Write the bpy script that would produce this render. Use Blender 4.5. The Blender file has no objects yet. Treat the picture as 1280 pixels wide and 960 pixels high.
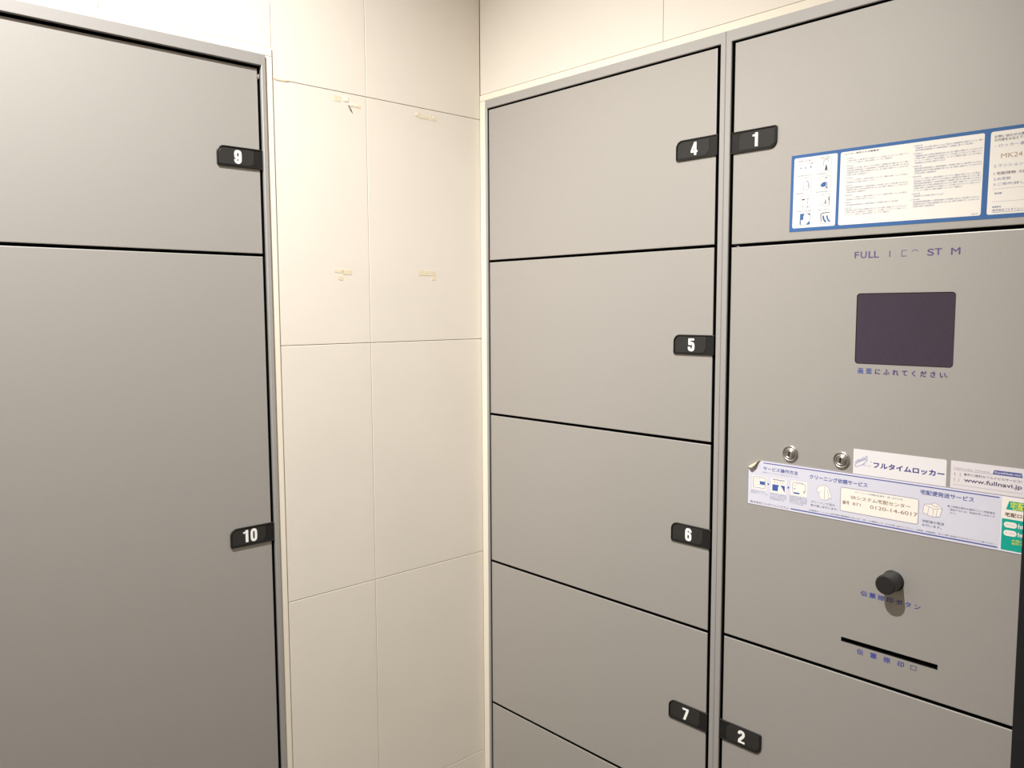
import bpy, bmesh, math, random
from mathutils import Vector, Matrix, Euler

sc = bpy.context.scene
COL = sc.collection

# ------------------------------------------------------------------ camera
YAW, PITCH, ROLL = math.radians(-47.1386), math.radians(-5.1568), math.radians(-0.2502)
FPX = 1032.05
CAM = Vector((1.1589, -1.0, 1.5))
fw = Vector((math.sin(YAW)*math.cos(PITCH), math.cos(YAW)*math.cos(PITCH), math.sin(PITCH)))
rt = Vector((math.cos(YAW), -math.sin(YAW), 0))
up = rt.cross(fw)
c, s = math.cos(ROLL), math.sin(ROLL)
rt2, up2 = c*rt + s*up, -s*rt + c*up
cd = bpy.data.cameras.new('camera'); cam = bpy.data.objects.new('camera', cd); COL.objects.link(cam)
M = Matrix((rt2, up2, -fw)).transposed().to_4x4(); M.translation = CAM
cam.matrix_world = M
cd.sensor_fit = 'HORIZONTAL'; cd.sensor_width = 36.0; cd.lens = FPX/1280*36.0
cd.clip_start = 0.01
sc.camera = cam

# ------------------------------------------------------------------ world, light, exposure
w = bpy.data.worlds.new('world'); sc.world = w; w.use_nodes = True
w.node_tree.nodes['Background'].inputs[0].default_value = (1, .9, .78, 1)
w.node_tree.nodes['Background'].inputs[1].default_value = 0.02
LAMP = (0.60, -1.12, 2.685)
l = bpy.data.lights.new('downlight_lamp', 'SPOT'); l.energy = 228; l.color = (1.0, .985, .955)
l.shadow_soft_size = .024; l.spot_size = math.radians(82); l.spot_blend = 1.0
o = bpy.data.objects.new('downlight_lamp', l); COL.objects.link(o); o.location = LAMP
o.rotation_euler = (Vector((.15, -.27, .88)) - Vector(LAMP)).to_track_quat('-Z', 'Y').to_euler()
l = bpy.data.lights.new('added_fill_lamp', 'AREA'); l.shape = 'RECTANGLE'; l.size = .6; l.size_y = .6; l.energy = 4.5; l.color = (1.0, .985, .965)  # soft overhead fill, added to lift the shade; no such fixture known
o = bpy.data.objects.new('added_fill_lamp', l); COL.objects.link(o); o.location = (1.35, -1.45, 2.68)
sc.view_settings.view_transform = 'Standard'; sc.view_settings.look = 'None'
sc.view_settings.gamma = 1; sc.view_settings.use_curve_mapping = False
sc.view_settings.exposure = 0.0
sc.cycles.max_bounces = 10; sc.cycles.diffuse_bounces = 6

# ------------------------------------------------------------------ materials
def lin(r, g, b):
    f = lambda x: (x/12.92 if x <= .04045 else ((x+.055)/1.055)**2.4)
    return (f(r/255), f(g/255), f(b/255), 1)
def mat(name, rgb, rough=.5, metal=0., spec=.5, bump=None, mottle=None, coat=0.):
    m = bpy.data.materials.new(name); m.use_nodes = True; nt = m.node_tree; b = nt.nodes['Principled BSDF']
    col = lin(*rgb)
    b.inputs['Base Color'].default_value = col
    b.inputs['Roughness'].default_value = rough; b.inputs['Metallic'].default_value = metal
    b.inputs['Specular IOR Level'].default_value = spec
    b.inputs['Coat Weight'].default_value = coat
    tc = nt.nodes.new('ShaderNodeTexCoord')
    if mottle:
        scale, amt = mottle[0], mottle[1]
        n = nt.nodes.new('ShaderNodeTexNoise'); n.inputs['Scale'].default_value = scale; n.inputs['Detail'].default_value = 5
        r = nt.nodes.new('ShaderNodeValToRGB')
        r.color_ramp.elements[0].position = .3; r.color_ramp.elements[1].position = .7
        r.color_ramp.elements[0].color = tuple(x*(1-amt) for x in col[:3]) + (1,)
        r.color_ramp.elements[1].color = tuple(min(1, x*(1+amt*.6)) for x in col[:3]) + (1,)
        nt.links.new(tc.outputs['Object'], n.inputs['Vector']); nt.links.new(n.outputs['Fac'], r.inputs['Fac'])
        nt.links.new(r.outputs['Color'], b.inputs['Base Color'])
    if bump:
        n = nt.nodes.new('ShaderNodeTexNoise'); n.inputs['Scale'].default_value = bump[0]; n.inputs['Detail'].default_value = 3
        k = nt.nodes.new('ShaderNodeBump'); k.inputs['Strength'].default_value = bump[1]; k.inputs['Distance'].default_value = .001
        nt.links.new(tc.outputs['Object'], n.inputs['Vector']); nt.links.new(n.outputs['Fac'], k.inputs['Height'])
        nt.links.new(k.outputs['Normal'], b.inputs['Normal'])
    return m
TILE = mat('cream_tile', (226, 218, 206), .75, 0, .12, bump=(60, .15), mottle=(9, .02))
JOINT = mat('tile_joint', (214, 198, 172), .9, 0, .1)
BEAD = mat('cream_sealant', (234, 226, 209), .6, 0, .2, bump=(40, .2))
PLASTER = mat('cream_plaster', (222, 214, 202), .8, 0, .2, mottle=(6, .03))
CEIL = mat('ceiling_board', (225, 218, 205), .9, 0, .1, mottle=(20, .03))
FLOOR = mat('floor_tile', (120, 112, 102), .5, 0, .4, mottle=(12, .12))
STEEL = mat('grey_painted_steel', (184, 180, 175), .47, .46, .45, bump=(900, .06), mottle=(300, .02))
FRAME = mat('grey_frame_steel', (184, 181, 178), .46, .46, .45, mottle=(300, .02))
BLACKIN = mat('black_cavity_shade', (7, 7, 7), .8, 0, .2)  # black carcass; also puts the shade of gaps and slot onto their sides
BLACKPOST = mat('black_post_paint', (30, 30, 31), .5, 0, .4, mottle=(80, .15))
PLASTIC = mat('black_tag_plastic', (24, 23, 22), .42, 0, .5, bump=(600, .08))
PLATE = mat('charcoal_label_plate', (42, 41, 39), .5, 0, .5, mottle=(400, .1))
WHITEINK = mat('white_ink', (245, 243, 240), .5)
KNOB = mat('black_knob_plastic', (34, 33, 32), .5, 0, .5, bump=(500, .06))
CHROME = mat('satin_chrome', (200, 196, 192), .33, 1.0, .5)
SLOTBLK = mat('slot_black', (6, 6, 6), .8, 0, .1)
SCREEN = mat('dark_screen', (66, 57, 70), .35, 0, .45, mottle=(500, .12))
BEZEL = mat('screen_edge', (30, 24, 24), .5)
PURPLE = mat('purple_ink', (98, 80, 132), .6)
NAVYP = mat('violet_print', (74, 62, 118), .6)
BLUEP = mat('blue_print', (52, 64, 150), .6)
NOTBLUE = mat('notice_blue', (66, 108, 164), .4, 0, .4, mottle=(250, .06))
NOTWHITE = mat('notice_white', (246, 240, 232), .4, 0, .4)
NOTTEXT = mat('notice_text', (120, 134, 168), .6)
NOTDARK = mat('notice_dark', (72, 76, 100), .6)
NOTBROWN = mat('notice_brown', (176, 146, 112), .6)
STRIPBG = mat('strip_lavender', (214, 213, 226), .4, 0, .4)
STRIPEDGE = mat('strip_edge', (232, 232, 240), .4, 0, .4)
STRIPLINE = mat('strip_line', (86, 92, 160), .5)
STRIPTXT = mat('strip_text', (86, 96, 158), .5)
STRIPDIM = mat('strip_dim_text', (140, 142, 172), .5)
STRIPDARK = mat('strip_dark_text', (92, 92, 120), .5)
ICONBLUE = mat('icon_blue', (62, 92, 164), .5)
BOXLINE = mat('box_line', (150, 144, 168), .5)
BROWN = mat('brown_text', (134, 104, 74), .5)
CREAM = mat('label_cream', (244, 236, 226), .45)
BACKPAPER = mat('sticker_back', (206, 197, 174), .6)
BRANDW = mat('brand_white', (230, 226, 228), .4, 0, .4)
BRANDB = mat('brand_blue', (70, 66, 134), .5)
LOGOC = mat('logo_pale_blue', (142, 146, 190), .5)
WEBW = mat('web_white', (226, 219, 222), .4, 0, .4)
WEBTXT = mat('web_text', (84, 78, 110), .5)
WEBDIM = mat('web_dim', (156, 148, 160), .5)
TABBLUE = mat('tab_blue', (88, 98, 158), .5)
TEAL = mat('teal', (20, 164, 146), .45, 0, .4)
YEL = mat('yellow_green', (214, 222, 84), .5)
DKBROWN = mat('dark_brown', (104, 62, 52), .5)
TAPE = mat('old_tape', (226, 213, 184), .5, 0, .4, mottle=(120, .07))
TAPEL = mat('old_tape_light', (236, 227, 211), .4, 0, .5)
HOOKM = mat('hook_grey', (150, 146, 134), .4)

# ------------------------------------------------------------------ mesh collector in wall coordinates (u along, v up, n out of the wall)
class MB:
    def __init__(self): self.v = []; self.f = []; self.m = []; self.mi = 0
    def add(self, pts, faces):
        b = len(self.v); self.v += [tuple(p) for p in pts]
        for f in faces: self.f.append(tuple(b+i for i in f)); self.m.append(self.mi)
    def slab(self, u0, u1, v0, v1, n0, n1, bev=0.0):
        b = bev
        L = [[(u0, v0), (u1, v0), (u1, v1), (u0, v1)], [(u0+b, v0+b), (u1-b, v0+b), (u1-b, v1-b), (u0+b, v1-b)]]
        if b <= 0:
            self.loops([L[0], L[0]], [n0, n1])
        else:
            m = .3*b
            mid = [(u0+m, v0+m), (u1-m, v0+m), (u1-m, v1-m), (u0+m, v1-m)]
            self.loops([L[0], L[0], mid, L[1]], [n0, n1-b, n1-m, n1])
    def loops(self, loops, ns, cap0=True, cap1=True):
        k = len(loops[0]); pts = []
        for lp, n in zip(loops, ns): pts += [(u, v, n) for u, v in lp]
        F = []
        for i in range(len(loops)-1):
            for j in range(k):
                a, b_ = i*k+j, i*k+(j+1) % k
                F.append((a, b_, b_+k, a+k))
        if cap1: F.append(tuple((len(loops)-1)*k+j for j in range(k)))
        if cap0: F.append(tuple(reversed(range(k))))
        self.add(pts, F)
    def ring(self, outer, inner, n0, n1, bev):
        (a, b, c_, d) = outer; (e, f, g, h) = inner; t = bev
        R = lambda x0, x1, y0, y1: [(x0, y0), (x1, y0), (x1, y1), (x0, y1)]
        L = [R(a, b, c_, d), R(a, b, c_, d), R(a+t, b-t, c_+t, d-t), R(e-t, f+t, g-t, h+t), R(e, f, g, h), R(e, f, g, h)]
        L.insert(5, R(e, f, g, h)); k = len(self.f)
        self.loops(L, [n0, n1-t, n1, n1, n1-t, min(0., n1-t), n0], False, False)
        for i in range(len(self.f)-4, len(self.f)): self.m[i] = 1  # inner sides behind the face blackened as gap shade
    def poly(self, pts, n):
        self.add([(u, v, n) for u, v in pts], [tuple(range(len(pts)))])
    def rect(self, u0, u1, v0, v1, n): self.poly([(u0, v0), (u1, v0), (u1, v1), (u0, v1)], n)
    def ribbon(self, pts, wd, n, closed=False):
        P = [Vector(p) for p in pts]; N = len(P); A = []; B = []
        for i in range(N):
            if closed: p, q = P[(i-1) % N], P[(i+1) % N]
            else: p, q = P[max(i-1, 0)], P[min(i+1, N-1)]
            d1 = (P[i]-p); d2 = (q-P[i])
            if d1.length < 1e-9: d1 = d2
            if d2.length < 1e-9: d2 = d1
            d1.normalize(); d2.normalize(); t = (d1+d2)
            t = t.normalized() if t.length > 1e-6 else d1
            nn = Vector((-t.y, t.x)); k = 1/max(.45, nn.dot(Vector((-d1.y, d1.x))))
            A.append(P[i]+nn*wd/2*k); B.append(P[i]-nn*wd/2*k)
        pts3 = [(a.x, a.y, n) for a in A]+[(b.x, b.y, n) for b in B]
        F = []
        for i in range(N if closed else N-1):
            j = (i+1) % N; F.append((N+i, N+j, j, i))
        self.add(pts3, F)
    def lathe(self, cu, cv, prof, seg=40):
        # prof: list of (radius, n)
        loops = [[(cu+r*math.cos(2*math.pi*k/seg), cv+r*math.sin(2*math.pi*k/seg)) for k in range(seg)] for r, _ in prof]
        self.loops(loops, [n for _, n in prof], True, True)
    def build(self, name, mats, parent=None, org=(0, 0), smooth=False, loc=(0, 0, 0)):
        me = bpy.data.meshes.new(name)
        me.from_pydata([(u-org[0], -n, v-org[1]) for u, v, n in self.v], [], self.f)
        if not isinstance(mats, (list, tuple)): mats = [mats]
        for m in mats: me.materials.append(m)
        for p, k in zip(me.polygons, self.m): p.material_index = k; p.use_smooth = smooth
        me.update()
        o = bpy.data.objects.new(name, me); COL.objects.link(o); o.location = loc
        if parent: o.parent = parent
        return o
def roundpoly(u0, u1, v0, v1, rs, seg=6):
    """corner radii: bl, br, tr, tl"""
    cs = [(u0, v0, 180), (u1, v0, 270), (u1, v1, 0), (u0, v1, 90)]; out = []
    for (x, y, a0), r in zip(cs, rs):
        sx = 1 if x == u0 else -1; sy = 1 if y == v0 else -1
        cx, cy = x+sx*r, y+sy*r
        for k in range(seg+1):
            a = math.radians(a0+90*k/seg); out.append((cx+r*math.cos(a), cy+r*math.sin(a)))
    return out
def chaikin(p, it=2, closed=False):
    for _ in range(it):
        q = [] if closed else [p[0]]
        n = len(p)
        for i in range(n if closed else n-1):
            a, b = p[i], p[(i+1) % n]
            q += [(a[0]*.75+b[0]*.25, a[1]*.75+b[1]*.25), (a[0]*.25+b[0]*.75, a[1]*.25+b[1]*.75)]
        if not closed: q.append(p[-1])
        p = q
    return p

# text through Blender's own built-in font
_cache = {}
def glyphs(body, bold=0., res=1):
    key = (body, bold, res)
    if key not in _cache:
        cu = bpy.data.curves.new('t', 'FONT'); cu.body = body; cu.resolution_u = res; cu.offset = bold
        ob = bpy.data.objects.new('t', cu); COL.objects.link(ob)
        bpy.context.view_layer.update()
        me = bpy.data.meshes.new_from_object(ob.evaluated_get(bpy.context.evaluated_depsgraph_get()))
        V = [(v.co.x, v.co.y) for v in me.vertices]; F = [tuple(p.vertices) for p in me.polygons]
        bpy.data.objects.remove(ob); bpy.data.curves.remove(cu); bpy.data.meshes.remove(me)
        _cache[key] = (V, F)
    return _cache[key]
def text(mb, body, u0, u1, v0, v1, n, bold=0., spread=False, shear=0.):
    if bold > .003:
        d = bold*.8*(v1-v0)
        for k, (a, b) in enumerate(((-d, 0), (d, 0), (0, -d), (0, d))): _text(mb, body, u0+a, u1+a, v0+b, v1+b, n+k*1.2e-5, spread, shear)
    else: _text(mb, body, u0, u1, v0, v1, n, spread, shear)
def _text(mb, body, u0, u1, v0, v1, n, spread=False, shear=0.):
    """fit the words into the box u0..u1, v0..v1; with spread every sign is set on its own at even pitch"""
    if spread:
        N = len(body); h = v1-v0; pitch = (u1-u0-h*spread)/(N-1) if N > 1 else 0
        for i, ch in enumerate(body):
            V, F = glyphs(ch, 0., 4); x0 = u0+i*pitch
            if not V: continue
            mb.add([(x0+x*h*spread/1.0, v0+(y+.08)*h/.94, n) for x, y in V], F)
        return
    V, F = glyphs(body, 0., 4 if len(body) < 16 else 2 if len(body) < 30 else 1)
    xs = [p[0] for p in V]; ys = [p[1] for p in V]
    a, b, c_, d = min(xs), max(xs), min(ys), max(ys)
    mb.add([(u0+(x-a)/(b-a)*(u1-u0)+shear*(y-c_)/(d-c_)*(v1-v0), v0+(y-c_)/(d-c_)*(v1-v0), n) for x, y in V], F)

def empty(name, loc, rot=(0, 0, 0)):
    o = bpy.data.objects.new(name, None); COL.objects.link(o); o.location = loc; o.rotation_euler = rot
    o.empty_display_size = .05
    return o
def tag(o, label=None, cat=None, group=None, kind=None):
    if label: o['label'] = label
    if cat: o['category'] = cat
    if group: o['group'] = group
    if kind: o['kind'] = kind
    return o
RL = math.pi/2      # rotation of things on the left wall (u runs along +Y there, n along +X)

# ------------------------------------------------------------------ room shell
H = 2.7; XR = 2.0; YB = -2.2
def box_obj(name, x0, x1, y0, y1, z0, z1, m, parent=None):
    mb = MB(); mb.slab(x0, x1, z0, z1, -y1, -y0); return mb.build(name, m, parent)
tag(box_obj('floor', -.12, XR+.1, YB-.1, .12, -.08, 0, FLOOR), kind='structure')
ceil = tag(box_obj('ceiling', -.12, XR+.1, YB-.1, .12, H, H+.08, CEIL), kind='structure')
mb = MB(); mb.lathe(LAMP[0], LAMP[1], [(.030, 0), (.030, .010), (.055, .012), (.060, .006), (.060, 0)], 40)
o = mb.build('downlight_ring', CEIL, ceil); 
# turn the ring to lie in the ceiling plane, open downwards
for v in o.data.vertices:
    x, y, z = v.co; v.co = (x, z, H + y)
tag(box_obj('wall_back', -.12, XR+.1, YB-.1, YB, 0, H, PLASTER), kind='structure')
tag(box_obj('wall_near', XR, XR+.1, YB, 0, 0, H, PLASTER), kind='structure')

TJ = [0.0, .2568, .6528, 1.0447, 1.4462, 1.8416, 2.237, 2.633, H]   # heights of the horizontal tile joints
G = .0004                                                     # half of a joint
# left wall: plane x = 0
wl = MB()
wl.slab(-.4100, .0, 0, 1.8800, -.12, -.009)
wl.slab(YB, .0, 1.8800, H, -.12, -.009)
wl.slab(YB, -.9180, 0, 1.8800, -.12, -.009)
wall_left = tag(wl.build('wall_left', JOINT), kind='structure'); wall_left.rotation_euler.z = RL
def tile(parent, u0, u1, v0, v1, rot=False):
    if u1-u0 < .01 or v1-v0 < .01: return
    mb = MB(); mb.slab(u0+G, u1-G, v0+G, v1-G, -.009, 0, .0006); mb.build('tile', TILE, parent)
UL = [YB, -2.2421, -1.8421, -1.4421, -1.0421, -.6421, -.2421, 0]
UL = [YB, -1.8421, -1.4421, -1.0421, -.6421, -.2421, 0]
for i in range(len(UL)-1):
    for j in range(len(TJ)-1):
        a, b, c_, d = UL[i], UL[i+1], TJ[j], TJ[j+1]
        lo, hi, top = -.9290, -.4045, 1.8842
        if b <= lo or a >= hi: tile(wall_left, a, b, c_, d); continue
        # columns touching the locker opening
        if a < lo: tile(wall_left, a, lo, c_, min(d, 99)); a2 = lo
        else: a2 = a
        if b > hi: tile(wall_left, hi, b, c_, d); b2 = hi
        else: b2 = b
        if d > top: tile(wall_left, a2, b2, max(c_, top), d)
mb = MB(); ch = [(-.4040, 1.8420), (-.4020, 1.8404), (-.3960, 1.8400), (-.3850, 1.8402), (-.3780, 1.8409), (-.3860, 1.8419), (-.3950, 1.8424), (-.4010, 1.8432)]
mb.loops([ch, ch], [-.001, .0006]); mb.build('joint_chip', JOINT, wall_left)
# right wall: plane y = 0
wr = MB()
wr.slab(0, XR, 1.8800, H, -.12, -.009)
wr.slab(-.12, .0125, 0, H, -.12, -.009)
wr.slab(.9600, XR, 0, 1.8800, -.12, -.009)
wall_right = tag(wr.build('wall_right', JOINT), kind='structure')
UR = [0, .4052, .8052, 1.2052, 1.6052, XR]
for i in range(len(UR)-1):
    for j in range(len(TJ)-1):
        a, b, c_, d = UR[i], UR[i+1], TJ[j], TJ[j+1]
        lo, hi, top = .0, .9700, 1.8842
        if a >= hi: tile(wall_right, a, b, c_, d); continue
        if b > hi: tile(wall_right, hi, b, c_, d); b2 = hi
        else: b2 = b
        if d > top: tile(wall_right, a, b2, max(c_, top), d)
# cream sealant beads round the two openings
def bead(mb, u0, u1, v0, v1, n=.0016):
    mb.slab(u0, u1, v0, v1, -.009, n, .0012)
mb = MB(); bead(mb, .0004, .0165, 0, 1.8721); bead(mb, .0004, .9700, 1.8722, 1.8836); 
tag(mb.build('trim_1', BEAD), kind='structure')
mb = MB(); bead(mb, -.4180, -.4050, 0, 1.8713, .0022); bead(mb, -.9285, -.4050, 1.8714, 1.8836, .0022); bead(mb, -.9285, -.9160, 0, 1.8713, .0022)
o = tag(mb.build('trim_2', BEAD), kind='structure'); o.rotation_euler.z = RL
# black post that ends the locker front on the right
mb = MB(); mb.slab(.8955, .9690, 0, 1.8710, -.009, .012, .001)
tag(mb.build('trim_3', BLACKPOST), kind='structure')

# ------------------------------------------------------------------ number pulls
TW, TH = .0655, .0288
def tag_meshes(flip):
    """outline from u=-TW (tip) to 0 (door edge); flip makes the half-turned version that points right"""
    f = (lambda u, v: (-u, -v)) if flip else (lambda u, v: (u, v))
    def tr(lp): return [f(u, v) for u, v in lp]
    h = TH/2
    A = roundpoly(-TW, .0035, -h, h, (.0030, .0015, .0015, .0105))
    B = roundpoly(-TW+.0005, .0030, -h+.0005, h-.0005, (.0028, .0013, .0013, .0102))
    C = roundpoly(-TW+.0014, .0022, -h+.0014, h-.0014, (.0022, .0010, .0010, .0094))
    D = roundpoly(-TW+.0018, .0018, -h+.0018, h-.0018, (.0020, .0010, .0010, .0090))
    b = MB(); b.loops([tr(A), tr(A), tr(B), tr(C), tr(D)], [-.002, .0021, .0025, .0025, .0013], False, True)
    P = roundpoly(-TW+.0030, -.0100, -h+.0030, h-.0030, (.0016, .0080, .0016, .0080))
    Q = roundpoly(-TW+.0033, -.0103, -h+.0033, h-.0033, (.0014, .0077, .0014, .0077))
    p = MB(); p.loops([tr(P), tr(P), tr(Q)], [.0011, .0016, .0018], False, True)
    return b, p
def seg_digit(mb, ch, cu, cv, wd, ht, n):
    X = lambda x: cu+(x-.5)*wd
    n2 = n+.00003
    Y = lambda y: cv+(y-1)*ht/2
    t = .36*wd if wd > .006 else .40*wd
    T = lambda p: [(X(x), Y(y)) for x, y in p]
    def rib(p, it=2, closed=False, rot=False, n=n):
        if rot: p = [(1-x, 2-y) for x, y in p]
        mb.ribbon(chaikin(T(p), it, closed), t, n, closed)
    if ch == '7': mb.rect(X(.02), X(.98), Y(1.66), Y(2), n); mb.poly(T([(.12, 0), (.50, 0), (.98, 1.66), (.60, 1.66)]), n2)
    if ch == '1': mb.rect(X(.42), X(.80), Y(0), Y(2), n); mb.poly(T([(.10, 1.48), (.42, 1.48), (.42, 1.80), (.10, 1.72)]), n)
    if ch == '4':
        mb.rect(X(.50), X(.84), Y(0), Y(2), n); mb.rect(X(.02), X(1.0), Y(.40), Y(.70), n2)
        mb.poly(T([(.02, .70), (.34, .70), (.56, 1.5), (.50, 2)]), n)
    if ch == '5':
        mb.rect(X(.08), X(.94), Y(1.68), Y(2), n); mb.rect(X(.08), X(.42), Y(.95), Y(1.68), n)
        rib([(.25, .98), (.35, 1.20), (.65, 1.25), (.82, 1.05), (.82, .35), (.68, .17), (.34, .17), (.20, .35), (.20, .66)], n=n2)
    if ch in '69':
        r = ch == '9'
        rib([(.20, .30), (.35, .16), (.65, .16), (.80, .30), (.80, 1.0), (.65, 1.16), (.35, 1.16), (.20, 1.0)], 2, True, r)
        rib([(.20, .60), (.20, 1.62), (.36, 1.84), (.66, 1.84), (.82, 1.64), (.82, 1.40)], 2, False, r, n2)
    if ch == '2':
        rib([(.20, 1.40), (.20, 1.66), (.36, 1.84), (.66, 1.84), (.80, 1.66), (.80, 1.22), (.26, .50), (.22, .20), (.22, .17)])
        mb.rect(X(.06), X(.98), Y(0), Y(.33), n2)
    if ch == '0': rib([(.20, .40), (.35, .16), (.65, .16), (.80, .40), (.80, 1.60), (.65, 1.84), (.35, 1.84), (.20, 1.60)], 2, True)
TAGM = {}
def number_tag(door, org, u, v, num, flip=False):
    """u, v: door-edge end of the pull, centre height, in wall coordinates"""
    if flip not in TAGM:
        b, p = tag_meshes(flip)
        ob = b.build('number_pull', PLASTIC); op = p.build('label_plate', PLATE)
        TAGM[flip] = (ob, op, [True])
    ob, op, first = TAGM[flip]
    if first[0]: a, b2 = ob, op; first[0] = False
    else: a, b2 = ob.copy(), op.copy(); COL.objects.link(a); COL.objects.link(b2)
    loc = (u-org[0], 0, v-org[1])
    for o in (a, b2): o.parent = door; o.location = loc
    if num is None: return
    mb = MB(); su = 1 if flip else -1
    cu = su*.0345
    if len(num) == 1: seg_digit(mb, num, cu, .0002, .0115, .0180, .00195)
    else: seg_digit(mb, num[0], cu-.0070, .0006, .0115, .0185, .00195); seg_digit(mb, num[1], cu+.0052, .0006, .0110, .0185, .00195)
    mb.build('number', WHITEINK, door, loc=loc)

# ------------------------------------------------------------------ locker units
def unit(label, u_out0, u_out1, v_top, open0, open1, open_top, nfr, left=False):
    org = ((u_out0+u_out1)/2, 0.0)
    root = empty('locker_unit', (0, org[0], 0) if left else (org[0], 0, 0), (0, 0, RL) if left else (0, 0, 0))
    tag(root, label, 'locker', 'locker banks built into the walls')
    mb = MB(); mb.ring((u_out0, u_out1, 0.0, v_top), (open0, open1, .06, open_top), -.016, nfr, .0007)
    mb.build('frame', [FRAME, BLACKIN], root, org)
    mb = MB(); mb.slab(u_out0+.001, u_out1-.001, 0.002, v_top-.001, -.115, -.013)
    mb.build('carcass', BLACKIN, root, org)
    return root, org
def door(root, org, u0, u1, v0, v1, name='door'):
    mb = MB(); mb.slab(u0, u1, v0, v1, -.0125, 0, .0009)
    o = mb.build(name, [STEEL, BLACKIN], root, org)
    for p in o.data.polygons:
        if all(v[1] > .0008 for v in [o.data.vertices[i].co for i in p.vertices]) or p.area > .001 and abs(p.normal.y) < .1: p.material_index = 1  # door sides blackened so the gaps stay dark
    return o
GAP = .0021
# centre unit, compartments 4 to 8
rootA, orgA = unit('tall grey locker bank with compartments 4, 5, 6 and 7, beside the wall corner', .0160, .51225, 1.8726, .0212, .5042, 1.8575, .003)
za = [1.8550+GAP, 1.5871, 1.3082, 1.0311, .7551, .4780, .0700-GAP]
for k, num in enumerate(['4', '5', '6', '7', None, None]):
    hi, lo = za[k]-GAP, za[k+1]+GAP
    d = door(rootA, orgA, .0232, .4974, lo, hi)
    if num: number_tag(d, orgA, .4974, (1.7247, 1.4482, 1.1690, .8938)[k], num)
# right unit: 1, control panel, 2
rootB, orgB = unit('tall grey locker bank with dark screen panel and compartments 1 and 2', .51255, .8950, 1.8726, .5212, .8950-.0004, 1.8575, .003)
DR = .8942
d1 = door(rootB, orgB, .5252, DR, 1.5853+GAP, 1.8550); number_tag(d1, orgB, .5252, 1.7228, '1', True)
panel = door(rootB, orgB, .5252, DR, 1.0357+GAP, 1.5853-GAP, 'control_panel')
d2 = door(rootB, orgB, .5252, DR, .7551+GAP, 1.0357-GAP); number_tag(d2, orgB, .5230, .8950, '2', True)
door(rootB, orgB, .5252, DR, .4780+GAP, .7551-GAP); door(rootB, orgB, .5252, DR, .0700, .4780-GAP)
# left unit on the left wall: 9, 10
rootC, orgC = unit('tall grey steel locker bank on the left wall with compartments 9 and 10', -.9150, -.4178, 1.8716, -.9100, -.4242, 1.8550, .006, True)
for k, (lo, hi, num, tv) in enumerate([(1.5818, 1.8510+GAP, '9', 1.7203), (.7450, 1.5818, '10', 1.1636), (.0700, .7450, None, 0)]):
    d = door(rootC, orgC, -.9030, -.4282, lo+GAP, hi-GAP)
    if num: number_tag(d, orgC, -.4282, tv, num)
mb = MB(); mb.loops([[(-.4280, 1.8395), (-.4262, 1.8360), (-.4262, 1.8440)], [(-.4272, 1.8400), (-.4262, 1.8370), (-.4262, 1.8430)]], [-.004, .0015])
mb.build('catch_tab', STEEL, rootC, orgC)
mb = MB(); mb.loops([[(.5330, 1.5832), (.5365, 1.5832), (.5347, 1.5852)], [(.5334, 1.5832), (.5361, 1.5832), (.5347, 1.5848)]], [-.004, .0004])
mb.build('catch_tab', STEEL, rootB, orgB)

# holes of the control panel: screen window and slip slot
def cut(ob, outline, org):
    mb = MB(); mb.loops([outline, outline], [-.02, .02]); cu = mb.build('cutter', SLOTBLK, ob.parent, org)
    m = ob.modifiers.new('b', 'BOOLEAN'); m.operation = 'DIFFERENCE'; m.object = cu; m.solver = 'EXACT'
    bpy.context.view_layer.update()
    me = bpy.data.meshes.new_from_object(ob.evaluated_get(bpy.context.evaluated_depsgraph_get()))
    me.name = ob.name
    ou = [p[0] for p in outline]; ov = [p[1] for p in outline]
    for p in me.polygons:
        x, z = p.center.x+org[0], p.center.z+org[1]
        if abs(p.normal.y) < .5 and min(ou)-.001 < x < max(ou)+.001 and min(ov)-.001 < z < max(ov)+.001: p.material_index = 1  # sides of the hole coloured black as its shade
    ob.modifiers.clear(); ob.data = me; bpy.data.objects.remove(cu)
SCR = (.7020, .8152, 1.4318, 1.5178)
cut(panel, roundpoly(*SCR, (.0042,)*4), orgB)
SLOT = (.6962, .8127, 1.0772, 1.0829)
cut(panel, [(SLOT[0], SLOT[2]), (SLOT[1], SLOT[2]-.0006), (SLOT[1], SLOT[3]), (SLOT[0], SLOT[3])], orgB)
mb = MB(); mb.loops([roundpoly(SCR[0]+.0001, SCR[1]-.0001, SCR[2]+.0001, SCR[3]-.0001, (.0042,)*4)]*2, [-.011, -.0008]); mb.build('touch_screen', SCREEN, panel, orgB)
mb = MB(); mb.ring((SCR[0]+.0042, SCR[1]-.0042, SCR[2]+.0001, SCR[3]-.0001), (SCR[0]+.0050, SCR[1]-.0050, SCR[2]+.0008, SCR[3]-.0008), -.0008, -.0004, .0001)
# thin dark gasket round the screen glass
g = MB(); g.ribbon(roundpoly(SCR[0]+.0004, SCR[1]-.0004, SCR[2]+.0004, SCR[3]-.0004, (.0040,)*4), .0008, -.0006, True); g.build('screen_gasket', BEZEL, panel, orgB)

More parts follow.
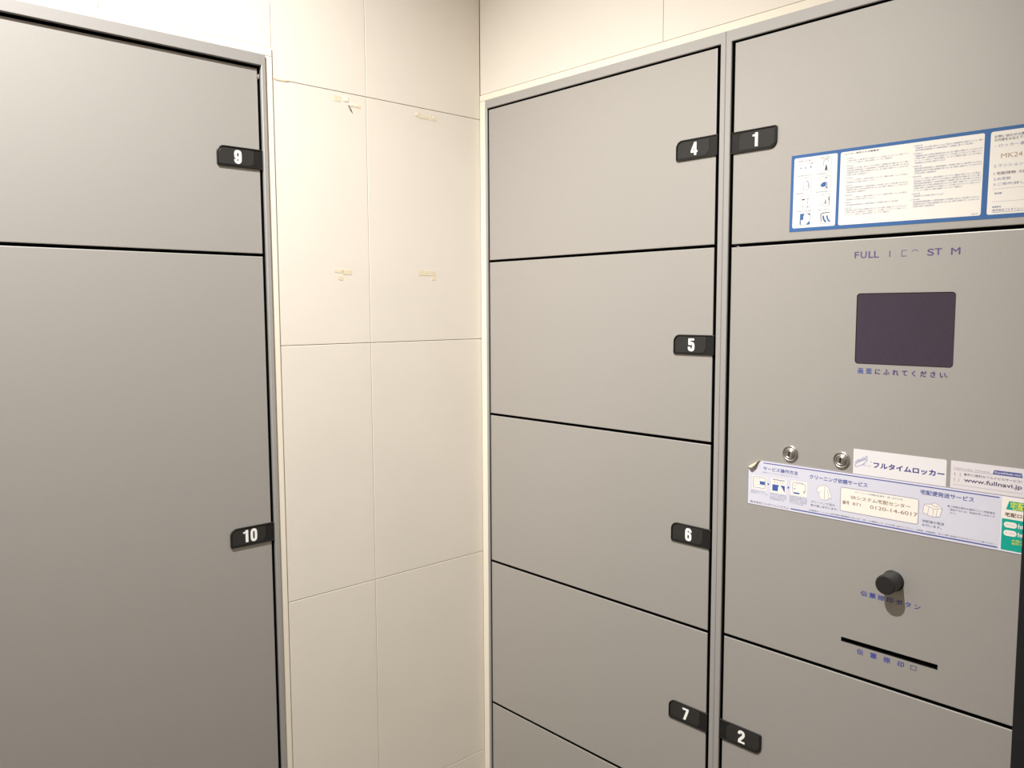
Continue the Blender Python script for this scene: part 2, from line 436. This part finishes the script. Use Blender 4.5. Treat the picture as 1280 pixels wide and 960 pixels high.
# printed lettering on the control panel (worn letters missing as on the real one)
N1 = .00012
mb = MB()
for ch, a in dict(F=(.6977, .7030, 1.5605, 1.5680), U=(.7053, .7122, 1.5602, 1.5680), I=(.7395, .7404, 1.5602, 1.5673), S=(.7825, .7897, 1.5594, 1.5669), T=(.7906, .7981, 1.5597, 1.5671), M=(.8080, .8175, 1.5592, 1.5668)).items(): text(mb, ch, *a, N1, .03)
text(mb, 'L', .7148, .7205, 1.5601, 1.5679, N1, .03); text(mb, 'L', .7215, .7272, 1.5601, 1.5678, N1, .03)
mb.ribbon([(.7596, 1.5668), (.7538, 1.5668), (.7538, 1.5602), (.7596, 1.5602)], .0008, N1)
mb.ribbon(chaikin([(.7652, 1.5645), (.7664, 1.5664), (.7690, 1.5669), (.7712, 1.5663), (.7720, 1.5650)], 2), .0007, N1)
mb.build('worn_lettering', PURPLE, panel, orgB)
mb = MB(); text(mb, '画面', .7059, .7236, 1.4200, 1.4272, N1, .02, 1.05); mb.build('lettering', BLUEP, panel, orgB)
mb = MB(); text(mb, 'にふれてください', .7266, .8084, 1.4198, 1.4270, N1, .05, 1.08); mb.build('lettering', NAVYP, panel, orgB); mb = MB(); text(mb, '。', 0.8081, 0.8101, 1.4203, 1.4225, N1, 0.01); mb.build('lettering', NAVYP, panel, orgB)
mb = MB(); text(mb, '伝票捺印ボタン', .7190, .7916, 1.1428, 1.1494, N1, .028, 1.32); mb.build('lettering', BLUEP, panel, orgB)
mb = MB(); text(mb, '伝票捺印', .7168, .7752, 1.0668, 1.0740, N1, .028, 1.2); mb.build('lettering', BLUEP, panel, orgB)
mb = MB(); mb.ribbon([(.7826, 1.0680), (.7888, 1.0680), (.7888, 1.0729), (.7826, 1.0729)], .0009, N1, True); mb.build('lettering', STRIPDARK, panel, orgB)

# stamp button
mb = MB(); mb.lathe(.7581, 1.1709, [(.0130, 0), (.0130, .0006), (.0124, .0010), (.0119, .0012), (.0119, .0222), (.0113, .0232), (.0104, .0236)], 56)
mb.build('stamp_button', KNOB, rootB, orgB)
# key locks
def lock(cu, cv):
    mb = MB(); mb.lathe(cu, cv, [(.0112, 0), (.0110, .0012), (.0103, .0022), (.0094, .0026), (.0086, .0022), (.0080, .0016), (.0074, .0020), (.0066, .0034), (.0058, .0040), (.0052, .0036), (.0048, .0032)], 48)
    k = mb.build('key_lock', CHROME, rootB, orgB, True)
    mb = MB(); mb.lathe(cu, cv, [(.0047, .0028), (.0047, .0037), (.0044, .0039)], 32); mb.build('lock_plug', CHROME, k, (0, 0)); mb = MB()
    mb.slab(cu-.0011, cu+.0007, cv-.0030, cv+.0026, .0030, .00395); mb.build('keyway', SLOTBLK, k, (0, 0))
    for ch in k.children: ch.location = (-orgB[0], 0, 0)
    return k
lock(.6202, 1.3094); lock(.6896, 1.3100)

def cluster(regions, layers, parent, org, name='pictogram'):
    """one object per pictogram: faces of the collected layers are dealt out by region"""
    for (a, b, c_, d) in regions:
        mb = MB(); mats = []
        for src, m in layers:
            fs = []
            for f in src.f:
                cu = sum(src.v[i][0] for i in f)/len(f); cv = sum(src.v[i][1] for i in f)/len(f)
                if a <= cu <= b and c_ <= cv <= d: fs.append(f)
            if not fs: continue
            mats.append(m); mb.mi = len(mats)-1
            ids = sorted({i for f in fs for i in f}); ix = {v: k for k, v in enumerate(ids)}
            mb.add([src.v[i] for i in ids], [tuple(ix[i] for i in f) for f in fs])
        if mats: mb.build(name, mats, parent, org)
# ------------------------------------------------------------------ adhesive labels
def sticker_root(name, label, u, v, n=0.0, tilt=0.):
    r = empty(name, (u, -n, v), (0, tilt, 0)); tag(r, label, 'sticker', 'adhesive labels on the right locker bank'); return r, (u, v)
T = .0003
# blue-bordered notice on door 1
nr, no = sticker_root('notice_label', 'long blue-bordered white instruction label with pictograms on compartment 1 door', .7450, 1.5955, 0, math.radians(.55))
NW0, NW1, NV0, NV1 = .6103, .8935, 1.5967, 1.6932
mb = MB(); mb.slab(NW0, NW1, NV0, NV1, 0, T, .0001); mb.build('border', NOTBLUE, nr, no)
W = T+.00008
for a, b, rr in ((.6145, .6716, 0), (.6755, .8365, 0), (.8425, .8895, 0)):
    mb = MB(); mb.poly(roundpoly(a, b, NV0+.0045, NV1-.0040, (.0022,)*4), W); mb.build('white_field', NOTWHITE, nr, no)
W2 = W+.00008
# first field: heading and seven pictograms
hd = MB()
text(hd, '荷物のお届け', .6200, .6395, 1.6835, 1.6860, W2); text(hd, 'にあたってのお願い', .6185, .6420, 1.6798, 1.6820, W2)
text(hd, '●', .6228, .6248, 1.6752, 1.6772, W2); text(hd, '●', .6290, .6308, 1.6750, 1.6772, W2); text(hd, '●', .6358, .6382, 1.6753, 1.6778, W2)
for a, b, v, t_ in ((.6490, .6630, 1.6863, '荷物の預入'), (.6188, .6400, 1.6665, '宅配荷物お受取の方'), (.6450, .6660, 1.6665, '宅配便発送のしかた'), (.6186, .6420, 1.6445, '書留荷物クリーニング'), (.6450, .6680, 1.6442, '操作説明画面ボタン'), (.6186, .6400, 1.6220, '冷蔵食品現金貴重'), (.6490, .6630, 1.6217, '靴の泥汚')):
    text(hd, t_, a, b, v-.0009, v+.0009, W2)
tag(hd.build('fine_print', NOTTEXT, nr, no), kind='stuff')
ic = MB(); bl = MB(); dk = MB()
def frm(a, b, c_, d, m=None): (m or ic).ribbon(roundpoly(a, b, c_, d, (.0016,)*4, 3), .0004, W2, True)
frm(.6502, .6640, 1.6693, 1.6845); frm(.6242, .6378, 1.6484, 1.6635); frm(.6502, .6642, 1.6478, 1.6632)
frm(.6243, .6380, 1.6262, 1.6410); frm(.6508, .6646, 1.6262, 1.6405); frm(.6246, .6383, 1.6048, 1.6190, bl); frm(.6518, .6650, 1.6046, 1.6182)
ic.ribbon([(.6540, 1.6760), (.6540, 1.6822), (.6560, 1.6832), (.6590, 1.6838), (.6598, 1.6800)], .0007, W2)
dk.poly([(.6556, 1.6702), (.6592, 1.6702), (.6586, 1.6740), (.6578, 1.6770), (.6570, 1.6770), (.6562, 1.6740)], W2)
ic.ribbon([(.6282, 1.6490), (.6282, 1.6625)], .0005, W2); ic.ribbon(chaikin([(.6310, 1.6600), (.6335, 1.6590), (.6350, 1.6560), (.6345, 1.6500)]), .0010, W2)
ic.ribbon([(.6330, 1.6550), (.6310, 1.6510)], .0005, W2); ic.ribbon([(.6355, 1.6550), (.6368, 1.6505)], .0005, W2)
bl.poly(chaikin([(.6508, 1.6518), (.6520, 1.6545), (.6545, 1.6560), (.6580, 1.6560), (.6582, 1.6515), (.6560, 1.6500), (.6520, 1.6500)], 1, True), W2)
dk.poly([(.6562, 1.6605), (.6588, 1.6622), (.6595, 1.6612), (.6572, 1.6598)], W2); ic.ribbon([(.6590, 1.6560), (.6595, 1.6480)], .0012, W2); dk.rect(.6575, .6592, 1.6488, 1.6502, W2)
dk.rect(.6265, .6305, 1.6358, 1.6375, W2); ic.rect(.6330, .6362, 1.6364, 1.6374, W2); ic.rect(.6335, .6345, 1.6310, 1.6345, W2); ic.rect(.6265, .6285, 1.6275, 1.6287, W2); dk.poly([(.6338, 1.6270), (.6358, 1.6270), (.6348, 1.6292)], W2)
ic.ribbon([(.6550, 1.6270), (.6550, 1.6400)], .0005, W2); ic.poly([(.6565, 1.6290), (.6595, 1.6290), (.6590, 1.6325), (.6578, 1.6350)], W2); dk.poly([(.6618, 1.6330), (.6635, 1.6330), (.6628, 1.6380), (.6618, 1.6378)], W2); ic.rect(.6622, .6632, 1.6272, 1.6330, W2)
bl.poly([(.6250, 1.6095), (.6270, 1.6110), (.6298, 1.6118), (.6292, 1.6150), (.6308, 1.6186), (.6250, 1.6186)], W2)
bl.poly([(.6332, 1.6052), (.6380, 1.6052), (.6380, 1.6095), (.6360, 1.6080)], W2); dk.poly([(.6350, 1.6186), (.6380, 1.6186), (.6380, 1.6160)], W2); bl.rect(.6250, .6262, 1.6052, 1.6095, W2)
dk.ribbon([(.6534, 1.6070), (.6528, 1.6160), (.6555, 1.6178), (.6640, 1.6180)], .0009, W2)
bl.ribbon(chaikin([(.6560, 1.6145), (.6562, 1.6105), (.6595, 1.6062)]), .0022, W2); bl.ribbon(chaikin([(.6608, 1.6145), (.6612, 1.6105), (.6642, 1.6066)]), .0020, W2)
cluster([(.623, .6385, 1.647, 1.665), (.623, .6385, 1.625, 1.642), (.623, .6390, 1.6035, 1.620), (.6495, .6655, 1.668, 1.686), (.6495, .6655, 1.647, 1.664), (.6495, .6655, 1.6255, 1.6415), (.6495, .6655, 1.6035, 1.6195)], [(ic, STRIPDIM), (bl, NOTBLUE), (dk, NOTDARK)], nr, no)
# second field: title and two columns of fine print
mb = MB(); text(mb, 'ロッカー使用上の注意事項', .6810, .7220, 1.6853, 1.6875, W2, .012); mb.build('heading', NOTDARK, nr, no)
LINES = ['お荷物の受取には暗証番号または専用のカードが必要となりますのでご注意ください', '万一ロッカーが開かない場合は管理センターまでご連絡をお願いいたします取出し', '宅配業者の方は伝票に捺印のうえ必ず受取人の部屋番号をお確かめください願い', '現金有価証券貴金属生もの動物危険物その他保管に適さない物は預けられません', '保管期限を過ぎた荷物は管理者が取り出し別の場所に保管することがあります']
mb = MB(); hd = MB()
def column(u0, u1, vtop, groups, seed):
    v = vtop; k = seed
    for g in groups:
        text(hd, 'ご利用前の確認'[:4+k % 3], u0-.0010, u0+.0090, v-.0017, v, W2); v -= .0026
        for i in range(g):
            e = u1 if i < g-1 else u0+(u1-u0)*(.35+.13*((k*3) % 5))
            st = LINES[k % 5]; st = st if i < g-1 else st[:max(8, int(len(st)*(e-u0)/(u1-u0)))]
            text(mb, st, u0+.0015, e, v-.0019, v, W2, -.004); v -= .00262; k += 1
        v -= .0012
column(.6825, .7575, 1.6815, (2, 4, 2, 3, 2, 1, 3), 0)
column(.7625, .8350, 1.6862, (2, 4, 3, 6, 1, 3), 2)
text(hd, '2007.09', .8270, .8340, 1.6025, 1.6040, W2)
tag(mb.build('fine_print', NOTTEXT, nr, no), kind='stuff'); tag(hd.build('fine_print', NOTTEXT, nr, no), kind='stuff')
# third field
mb = MB(); text(mb, 'お問い合わせの際は', 0.8463, 0.879, 1.6822, 1.6852, W2, 0.01); mb.build('heading', NOTDARK, nr, no); mb = MB(); text(mb, 'の内容をお伝え下さい', 0.8463, 0.88, 1.6786, 1.6816, W2, 0.01); mb.build('heading', NOTDARK, nr, no); mb = MB(); text(mb, '1.宅配荷物', 0.8475, 0.8685, 1.643, 1.6462, W2, 0.012); mb.build('heading', NOTDARK, nr, no); mb = MB(); text(mb, 'の投函者', 0.8715, 0.887, 1.643, 1.6462, W2, 0.012); mb.build('heading', NOTDARK, nr, no)
mb = MB(); text(mb, '・ロッカー番号', .8470, .8810, 1.6722, 1.6756, W2); text(mb, '2.マンション名', .8470, .8800, 1.6510, 1.6546, W2); text(mb, '2.お名前', .8475, .8640, 1.6372, 1.6404, W2, .008); text(mb, '3.ご用件(詳しく)', .8475, .8840, 1.6312, 1.6346, W2, .004); text(mb, '備考欄', .8490, .8560, 1.6225, 1.6245, W2, .01); text(mb, '●連絡先', .8478, .8565, 1.6082, 1.6102, W2, .01); text(mb, '株式会社フルタイムシステム', .8480, .8860, 1.6042, 1.6070, W2, .01); mb.rect(.8475, .8870, 1.6031, 1.6035, W2); mb.rect(.8475, .8870, 1.6146, 1.6148, W2); mb.rect(.8475, .8870, 1.6282, 1.6284, W2); tag(mb.build('fine_print', NOTTEXT, nr, no), kind='stuff')
mb = MB(); text(mb, 'MK24', .8535, .8740, 1.6604, 1.6652, W2, -.006); mb.build('code', NOTBROWN, nr, no)

# service strip with a curled corner
sr, so = sticker_root('service_label', 'long lavender service label with blue lines and peeled top left corner, below the key locks', .7250, 1.2325, .0001)
U0, U1, V0, V1 = .5590, .8930, 1.2325, 1.2948
PA, PB = (U0, 1.2800), (.5800, V1)       # the fold
mb = MB()
out = [(U0+.0006, V0), (U1, V0), (U1, V1), PB, PA, (U0, V0+.0006)]
mb.loops([out, out], [0, T]); mb.build('backing', STRIPEDGE, sr, so)
W = T+.00008; W2 = W+.00008; W3 = W2+.00008
mb = MB(); mb.poly([(U0+.0016, V0+.0014), (.8712, V0+.0014), (.8712, V1-.0016), (.5792, V1-.0016), (U0+.0016, 1.2795)], W); mb.build('lavender_field', STRIPBG, sr, so)
mb = MB(); mb.rect(.5815, .8690, 1.2912, 1.2924, W2); mb.rect(.6225, .8690, 1.2352, 1.2367, W2); mb.build('blue_line', STRIPLINE, sr, so)
mb = MB(); mb.rect(U0+.0002, U1, V0, V0+.0005, W); mb.rect(.5802, U1, V1-.0006, V1, W); mb.rect(U0, U0+.0004, V0, 1.2795, W); mb.build('outline', BOXLINE, sr, so)
mb = MB(); text(mb, 'サービス操作方法', 0.5816, 0.6315, 1.282, 1.2871, W2, 0.034); mb.build('heading', STRIPTXT, sr, so); mb = MB(); text(mb, 'クリーニング依頼サービス', 0.648, 0.7232, 1.28, 1.2857, W2, 0.034); mb.build('heading', STRIPTXT, sr, so); mb = MB(); text(mb, '宅配便発送サービス', 0.7857, 0.8434, 1.2822, 1.2877, W2, 0.034); mb.build('heading', STRIPTXT, sr, so)
mb = MB(); text(mb, '(画面をタッチすると操作がはじまります)', .5800, .6338, 1.2781, 1.2799, W2); text(mb, '荷物の預入取出', .5634, .5850, 1.2505, 1.2522, W2); text(mb, '宅配便クリーニング▲', .5634, .5891, 1.2482, 1.2499, W2)
for k in range(4): text(mb, LINES[k][:13], .5920, .6165-.004*(k == 3), 1.2507-.0023*k, 1.2524-.0023*k, W2)
for k in range(5): text(mb, LINES[(k+2) % 5][:13], .6203, .6452-.005*(k == 4), 1.2522-.0023*k, 1.2539-.0023*k, W2)
tag(mb.build('fine_print', STRIPDIM, sr, so), kind='stuff')
mb = MB(); text(mb, '★宅配便クリーニングの受付時間は管理規約に従います。詳しくは管理センターまでお問い合わせください。★現金、有価証券、生もの等の取扱はできませんのでご了承ください。', .6480, .8683, 1.2381, 1.2399, W2, .006)
text(mb, '株式会社フルタイムシステム', .5626, .6201, 1.2345, 1.2378, W2, .004)
text(mb, 'クリーニング品の', .6511, .6829, 1.2492, 1.2522, W2, .01); text(mb, '受け渡しを行います。', .6503, .6868, 1.2445, 1.2474, W2, .014)
text(mb, '宅配便の発送', .7890, .8133, 1.2494, 1.2526, W2, .01); text(mb, 'を行います。', .7888, .8105, 1.2448, 1.2478, W2, .01)
text(mb, '●', .8161, .8181, 1.2723, 1.2743, W2)
for k, (t_, e) in enumerate((('ご依頼主様のお届先ごとに宅配便を', .8654), ('発送するには、別途お申し込みくだ', .8654), ('さい。', .8255))): text(mb, t_, .8188, e, 1.2722-.0036*k, 1.2744-.0036*k, W2, .004)
tag(mb.build('small_text', STRIPDARK, sr, so), kind='stuff')
# boxed telephone field
mb = MB(); mb.poly(roundpoly(.6898, .7842, 1.2455, 1.2757, (.0026,)*4), W2); mb.build('number_field', CREAM, sr, so)
mb = MB(); mb.ribbon(roundpoly(.6898, .7842, 1.2455, 1.2757, (.0026,)*4), .0007, W3, True); mb.build('outline', BOXLINE, sr, so)
mb = MB(); text(mb, 'クリーニング依頼店名番号・問い合わせ先', .7080, .7660, 1.2710, 1.2732, W3, .004); tag(mb.build('fine_print', STRIPDIM, sr, so), kind='stuff')
for a in (('SRシステム宅配センター', .7031, .7750, 1.2625, 1.2674, W3, .012), ('番号', .6926, .7015, 1.2547, 1.2592, W3, .016), ('871', .7055, .7155, 1.2550, 1.2587, W3), ('0120-14-6017', .7274, .7834, 1.2545, 1.2589, W3)):
    mb = MB(); text(mb, *a); mb.build('number_text', BROWN, sr, so)
# pictograms of the strip
sq = MB(); ln = MB(); bl = MB()
for a, b, c_, d in ((.5655, .5866, 1.2545, 1.2728), (.5934, .6155, 1.2540, 1.2733), (.6222, .6449, 1.2545, 1.2740)): sq.rect(a, b, c_, d, W2)
ln.ribbon(roundpoly(.5669, .5849, 1.2567, 1.2714, (.0012,)*4, 3), .0007, W3, True)
for v in (1.2608, 1.2648, 1.2685): ln.rect(.5669, .5768, v, v+.0003, W3)
ln.rect(.5767, .5770, 1.2608, 1.2714, W3); ln.rect(.5769, .5849, 1.2607, 1.2610, W3)
bl.rect(.5770, .5843, 1.2617, 1.2662, W3)
bl.poly([(.5886, 1.2622), (.5886, 1.2658), (.5911, 1.2640)], W3); bl.poly([(.6178, 1.2618), (.6178, 1.2656), (.6204, 1.2637)], W3)
ln.rect(.5955, .6135, 1.2710, 1.2722, W3)
for u in (.5990, .6028, .6066, .6102): ln.rect(u, u+.0003, 1.2650, 1.2710, W3)
ln.rect(.5955, .6135, 1.2682, 1.2684, W3)
bl.poly([(.5955, 1.2562), (.6036, 1.2562), (.6040, 1.2620), (.6052, 1.2648), (.5955, 1.2648)], W3); bl.poly([(.6070, 1.2648), (.6136, 1.2648), (.6136, 1.2556), (.6095, 1.2620)], W3)
ln.ribbon(chaikin([(.6258, 1.2572), (.6242, 1.2640), (.6246, 1.2712), (.6290, 1.2724), (.6400, 1.2722), (.6428, 1.2700), (.6426, 1.2610)], 1), .0006, W3); ln.ribbon([(.6270, 1.2668), (.6305, 1.2708), (.6400, 1.2712)], .0004, W3)
bl.rect(.6265, .6345, 1.2570, 1.2590, W3); bl.rect(.6262, .6290, 1.2632, 1.2640, W3); ln.rect(.6404, .6418, 1.2592, 1.2625, W3)
shirt = [(.6650, 1.2738), (.6700, 1.2742), (.6735, 1.2725), (.6750, 1.2690), (.6785, 1.2590), (.6768, 1.2578), (.6745, 1.2600), (.6740, 1.2570), (.6700, 1.2552), (.6645, 1.2555), (.6620, 1.2580), (.6612, 1.2640), (.6590, 1.2650), (.6582, 1.2670), (.6605, 1.2720)]
sh = chaikin(shirt, 1, True)
q = MB(); q.poly(sh, W2)
gift = [(.7892, 1.2610), (.7906, 1.2712), (.7985, 1.2722), (.7998, 1.2738), (.8030, 1.2742), (.8062, 1.2722), (.8106, 1.2690), (.8082, 1.2590), (.8000, 1.2574)]
q.poly(gift, W2)
ln.ribbon(sh, .0004, W3, True); ln.ribbon([(.6690, 1.2730), (.6686, 1.2560)], .0005, W3); ln.ribbon([(.6612, 1.2640), (.6640, 1.2655)], .0004, W3); ln.ribbon([(.6745, 1.2600), (.6725, 1.2690)], .0004, W3)
ln.ribbon(gift, .0004, W3, True); ln.ribbon([(.7906, 1.2706), (.8010, 1.2672), (.8106, 1.2688)], .0004, W3); ln.ribbon([(.7960, 1.2690), (.7945, 1.2592)], .0004, W3); ln.ribbon([(.8012, 1.2672), (.8002, 1.2576)], .0004, W3); ln.ribbon([(.8052, 1.2680), (.8040, 1.2580)], .0004, W3)
ln.ribbon(chaikin([(.7985, 1.2722), (.8010, 1.2705), (.8030, 1.2700), (.8062, 1.2705)], 1), .0005, W3)
cluster([(.565, .5872, 1.254, 1.2735), (.5928, .616, 1.253, 1.274), (.6215, .6455, 1.254, 1.2745), (.657, .679, 1.2545, 1.275), (.788, .812, 1.2565, 1.275)], [(sq, CREAM), (q, CREAM), (ln, STRIPDIM), (bl, ICONBLUE)], sr, so)
cluster([(.588, .5925, 1.26, 1.268), (.617, .6212, 1.26, 1.268)], [(bl, ICONBLUE)], sr, so, 'arrow')
# the rolled-back corner
A, B, C = Vector(PA), Vector(PB), Vector((U0, V1)); d = (B-A); Ld = d.length; d.normalize(); e = (C-A) - d*((C-A).dot(d)); hC = e.length; e.normalize(); sC = (C-A).dot(d)
NS, NT = 28, 22; pts = []; F = []
R0 = .0027
for i in range(NS+1):
    s_ = Ld*i/NS; hm = hC*(s_/sC) if s_ < sC else hC*(Ld-s_)/(Ld-sC)
    R = R0*(.55+.45*min(1, (Ld-s_)/(.7*Ld)))
    for j in range(NT+1):
        a = min(hm*j/NT/R, 4.0) if True else 0
        base = A + d*s_ + e*(R*math.sin(a))
        pts.append((base.x, base.y, T+R*(1-math.cos(a))))
for i in range(NS):
    for j in range(NT):
        a = i*(NT+1)+j; F.append((a, a+NT+1, a+NT+2, a+1))
mb = MB(); mb.add(pts, F); o = mb.build('curled_corner', BACKPAPER, sr, so, True)
m = o.modifiers.new('solid', 'SOLIDIFY'); m.thickness = .0002
tag(o, 'peeled corner showing beige backing')

# locker name label
br, bo = sticker_root('name_label', 'white label with bold blue katakana lettering above the lavender strip', .7590, 1.2950, 0)
out = roundpoly(.7045, .8132, 1.2951, 1.3262, (.0003, .0003, .0024, .0003)); mb = MB(); mb.loops([out, out], [0, T]); mb.build('backing', BRANDW, br, bo)
mb = MB(); text(mb, 'フルタイムロッカー', .7297, .8110, 1.3058, 1.3126, W, .062); mb.build('lettering', BRANDB, br, bo); mb = MB(); mb.rect(0.7263, 0.7272, 1.312, 1.3129, W); mb.build('lettering', BRANDB, br, bo)
mb = MB(); mb.ribbon(chaikin([(.7066, 1.3052), (.7075, 1.3078), (.7125, 1.3112), (.7190, 1.3142), (.7222, 1.3150), (.7215, 1.3128), (.7175, 1.3088), (.7120, 1.3052), (.7080, 1.3038)], 2, True), .0007, W, True)
for k in range(9):
    u = .7068+k*.0017; v = 1.3086+k*.0009+.0006*(k % 2); mb.ribbon([(u, v), (u+.0010, v+.0022+.0008*(k % 3)), (u+.0016, v+.0002)], .0006, W)
text(mb, 'ﾌﾙﾀｲﾑ', .7160, .7215, 1.3066, 1.3082, W, .02); text(mb, 'SYS', .7232, .7262, 1.3062, 1.3076, W, .03); mb.build('emblem', LOGOC, br, bo)

# web address label
wr_, wo = sticker_root('web_label', 'white label with web address in grey-blue letters, cut by right edge of photo', .8550, 1.2950, 0)
out = [(.8177, 1.2951), (.8938, 1.2951), (.8938, 1.3264), (.8177, 1.3264)]; mb = MB(); mb.loops([out, out], [0, T]); mb.build('backing', WEBW, wr_, wo)
mb = MB(); mb.rect(.8207, .8616, 1.3162, 1.3166, W); mb.rect(.8207, .8905, 1.2992, 1.2995, W); text(mb, 'Fulltime Locker  Information', .8210, .8580, 1.3175, 1.3194, W)
text(mb, '1 1', .8219, .8282, 1.3094, 1.3134, W); text(mb, '1 1', .8217, .8270, 1.3030, 1.3070, W); tag(mb.build('fine_print', WEBDIM, wr_, wo), kind='stuff')
mb = MB(); text(mb, '意外に便利なフルナビのサービス!', 0.8316, 0.8895, 1.3108, 1.3138, W, 0.006); mb.build('lettering', WEBTXT, wr_, wo); mb = MB(); text(mb, 'www.fullnavi.jp', .8321, .8900, 1.3026, 1.3084, W, .034); mb.build('lettering', WEBTXT, wr_, wo)
mb = MB(); mb.poly([(.8610, 1.3165), (.8903, 1.3165), (.8893, 1.3215), (.8622, 1.3215)], W); mb.build('tab', TABBLUE, wr_, wo)
mb = MB(); text(mb, 'Kurashikata', 0.8632, 0.881, 1.318, 1.3203, W2, 0.02); mb.build('lettering', BRANDW, wr_, wo); mb = MB(); text(mb, 'navi', 0.8826, 0.8885, 1.318, 1.32, W2, 0.03); mb.build('lettering', BRANDW, wr_, wo)

# teal delivery label
gr, go = sticker_root('teal_label', 'white and teal label with yellow lettering at the right end of the lavender strip', .8830, 1.2345, T)
mb = MB(); mb.slab(.8722, .8942, 1.2345, 1.2935, 0, .0002); mb.build('backing', CREAM, gr, go)
W = .0003; W2 = .0004
mb = MB(); mb.rect(.8724, .8942, 1.2347, 1.2695, W); mb.poly([(.8758, 1.2800), (.8942, 1.2800), (.8942, 1.2895), (.8786, 1.2895)], W); mb.build('teal_field', TEAL, gr, go)
mb = MB(); text(mb, '宅配', 0.88, 0.899 - 0.005, 1.2806, 1.289, W2, 0.035); mb.build('yellow_lettering', YEL, gr, go); mb = MB(); text(mb, 'お届け', 0.883, 0.8938, 1.2452, 1.2478, W2, 0.02); mb.build('yellow_lettering', YEL, gr, go); mb = MB(); text(mb, '無料で', 0.883, 0.8938, 1.242, 1.2446, W2, 0.02); mb.build('yellow_lettering', YEL, gr, go)
mb = MB(); text(mb, '宅配ロ', 0.875, 0.8912, 1.2722, 1.2768, W2, 0.02); mb.build('brown_lettering', DKBROWN, gr, go); mb = MB(); text(mb, 'ッ', 0.8921, 0.894, 1.2722, 1.2755, W2); mb.build('brown_lettering', DKBROWN, gr, go)
for v in (1.2600, 1.2508):
    mb = MB(); mb.poly(roundpoly(.8745, .8872, v, v+.0064, (.0030,)*4), W2); mb.build('pill', CREAM, gr, go)
mb = MB(); text(mb, 'ht', 0.8886, 0.8938, 1.2606, 1.2655, W2, 0.03); mb.build('white_lettering', WHITEINK, gr, go); mb = MB(); text(mb, 'ht', 0.8886, 0.8938, 1.2514, 1.2563, W2, 0.03); mb.build('white_lettering', WHITEINK, gr, go)
mb = MB(); text(mb, 'パソコン', .8762, .8856, 1.2622, 1.2642, .0005); text(mb, 'ケータイ', .8762, .8856, 1.2530, 1.2550, .0005); tag(mb.build('fine_print', STRIPDIM, gr, go), kind='stuff')

# ------------------------------------------------------------------ scraps of old tape on the tiles
def scrap(label, polys, light=None):
    us = [p[0] for pl in polys for p in pl]; vs = [p[1] for pl in polys for p in pl]
    org = ((min(us)+max(us))/2, min(vs))
    mb = MB()
    for pl in polys: mb.loops([pl, pl], [0, .0003])
    mb.mi = 1
    for pl in (light or []): mb.loops([pl, pl], [.0002, .0006])
    o = mb.build('tape_scrap', [TAPE, TAPEL], None, org); o.location = (0, org[0], org[1]); o.rotation_euler.z = RL
    tag(o, label, 'tape', 'old tape scraps on the cream tiles')
    return o, org
def rag(u0, u1, v0, v1, seed, n=7):
    r = random.Random(seed); j = lambda: r.uniform(-.0007, .0007)
    return [(u0+(u1-u0)*k/n+j(), v0+j()) for k in range(n+1)]+[(u1-(u1-u0)*k/n+j(), v1+j()) for k in range(n+1)]
o, og = scrap('torn tape scraps with small dangling shred, upper left on the cream tiles', [rag(-.3025, -.2897, 1.8262, 1.8350, 1, 4), rag(-.2722, -.2535, 1.8218, 1.8278, 3, 5)], [rag(-.2855, -.2760, 1.8285, 1.8352, 2, 3), rag(-.2712, -.2585, 1.8232, 1.8270, 5, 4)])
mb = MB(); mb.loops([[(-.2768, 1.8228), (-.2752, 1.8232), (-.2730, 1.8180), (-.2736, 1.8168)], [(-.2766, 1.8226), (-.2754, 1.8230), (-.2733, 1.8180), (-.2738, 1.8172)]], [.0003, .004]); mb.build('shred', HOOKM, o, og)
scrap('wrinkled yellowed tape scrap, upper right on the cream tiles near the corner', [rag(-.1400, -.1170, 1.8243, 1.8292, 11, 7), rag(-.1130, -.1003, 1.8243, 1.8325, 12, 4), rag(-.1390, -.1350, 1.8295, 1.8345, 14, 2)], [rag(-.1448, -.1395, 1.8268, 1.8330, 13, 2), rag(-.1090, -.1040, 1.8275, 1.8315, 16, 2)])
scrap('yellowed tape scrap with a drooping end, left of the tile joint at mid height', [rag(-.2925, -.2756, 1.5570, 1.5648, 21, 5), rag(-.3084, -.2925, 1.5598, 1.5645, 22, 5), rag(-.3010, -.2925, 1.5482, 1.5550, 23, 2)])
scrap('yellowed tape scrap with a bent tail, right of the tile joint at mid height', [rag(-.1420, -.1060, 1.5592, 1.5672, 31, 9), rag(-.1140, -.1060, 1.5515, 1.5590, 32, 2)])
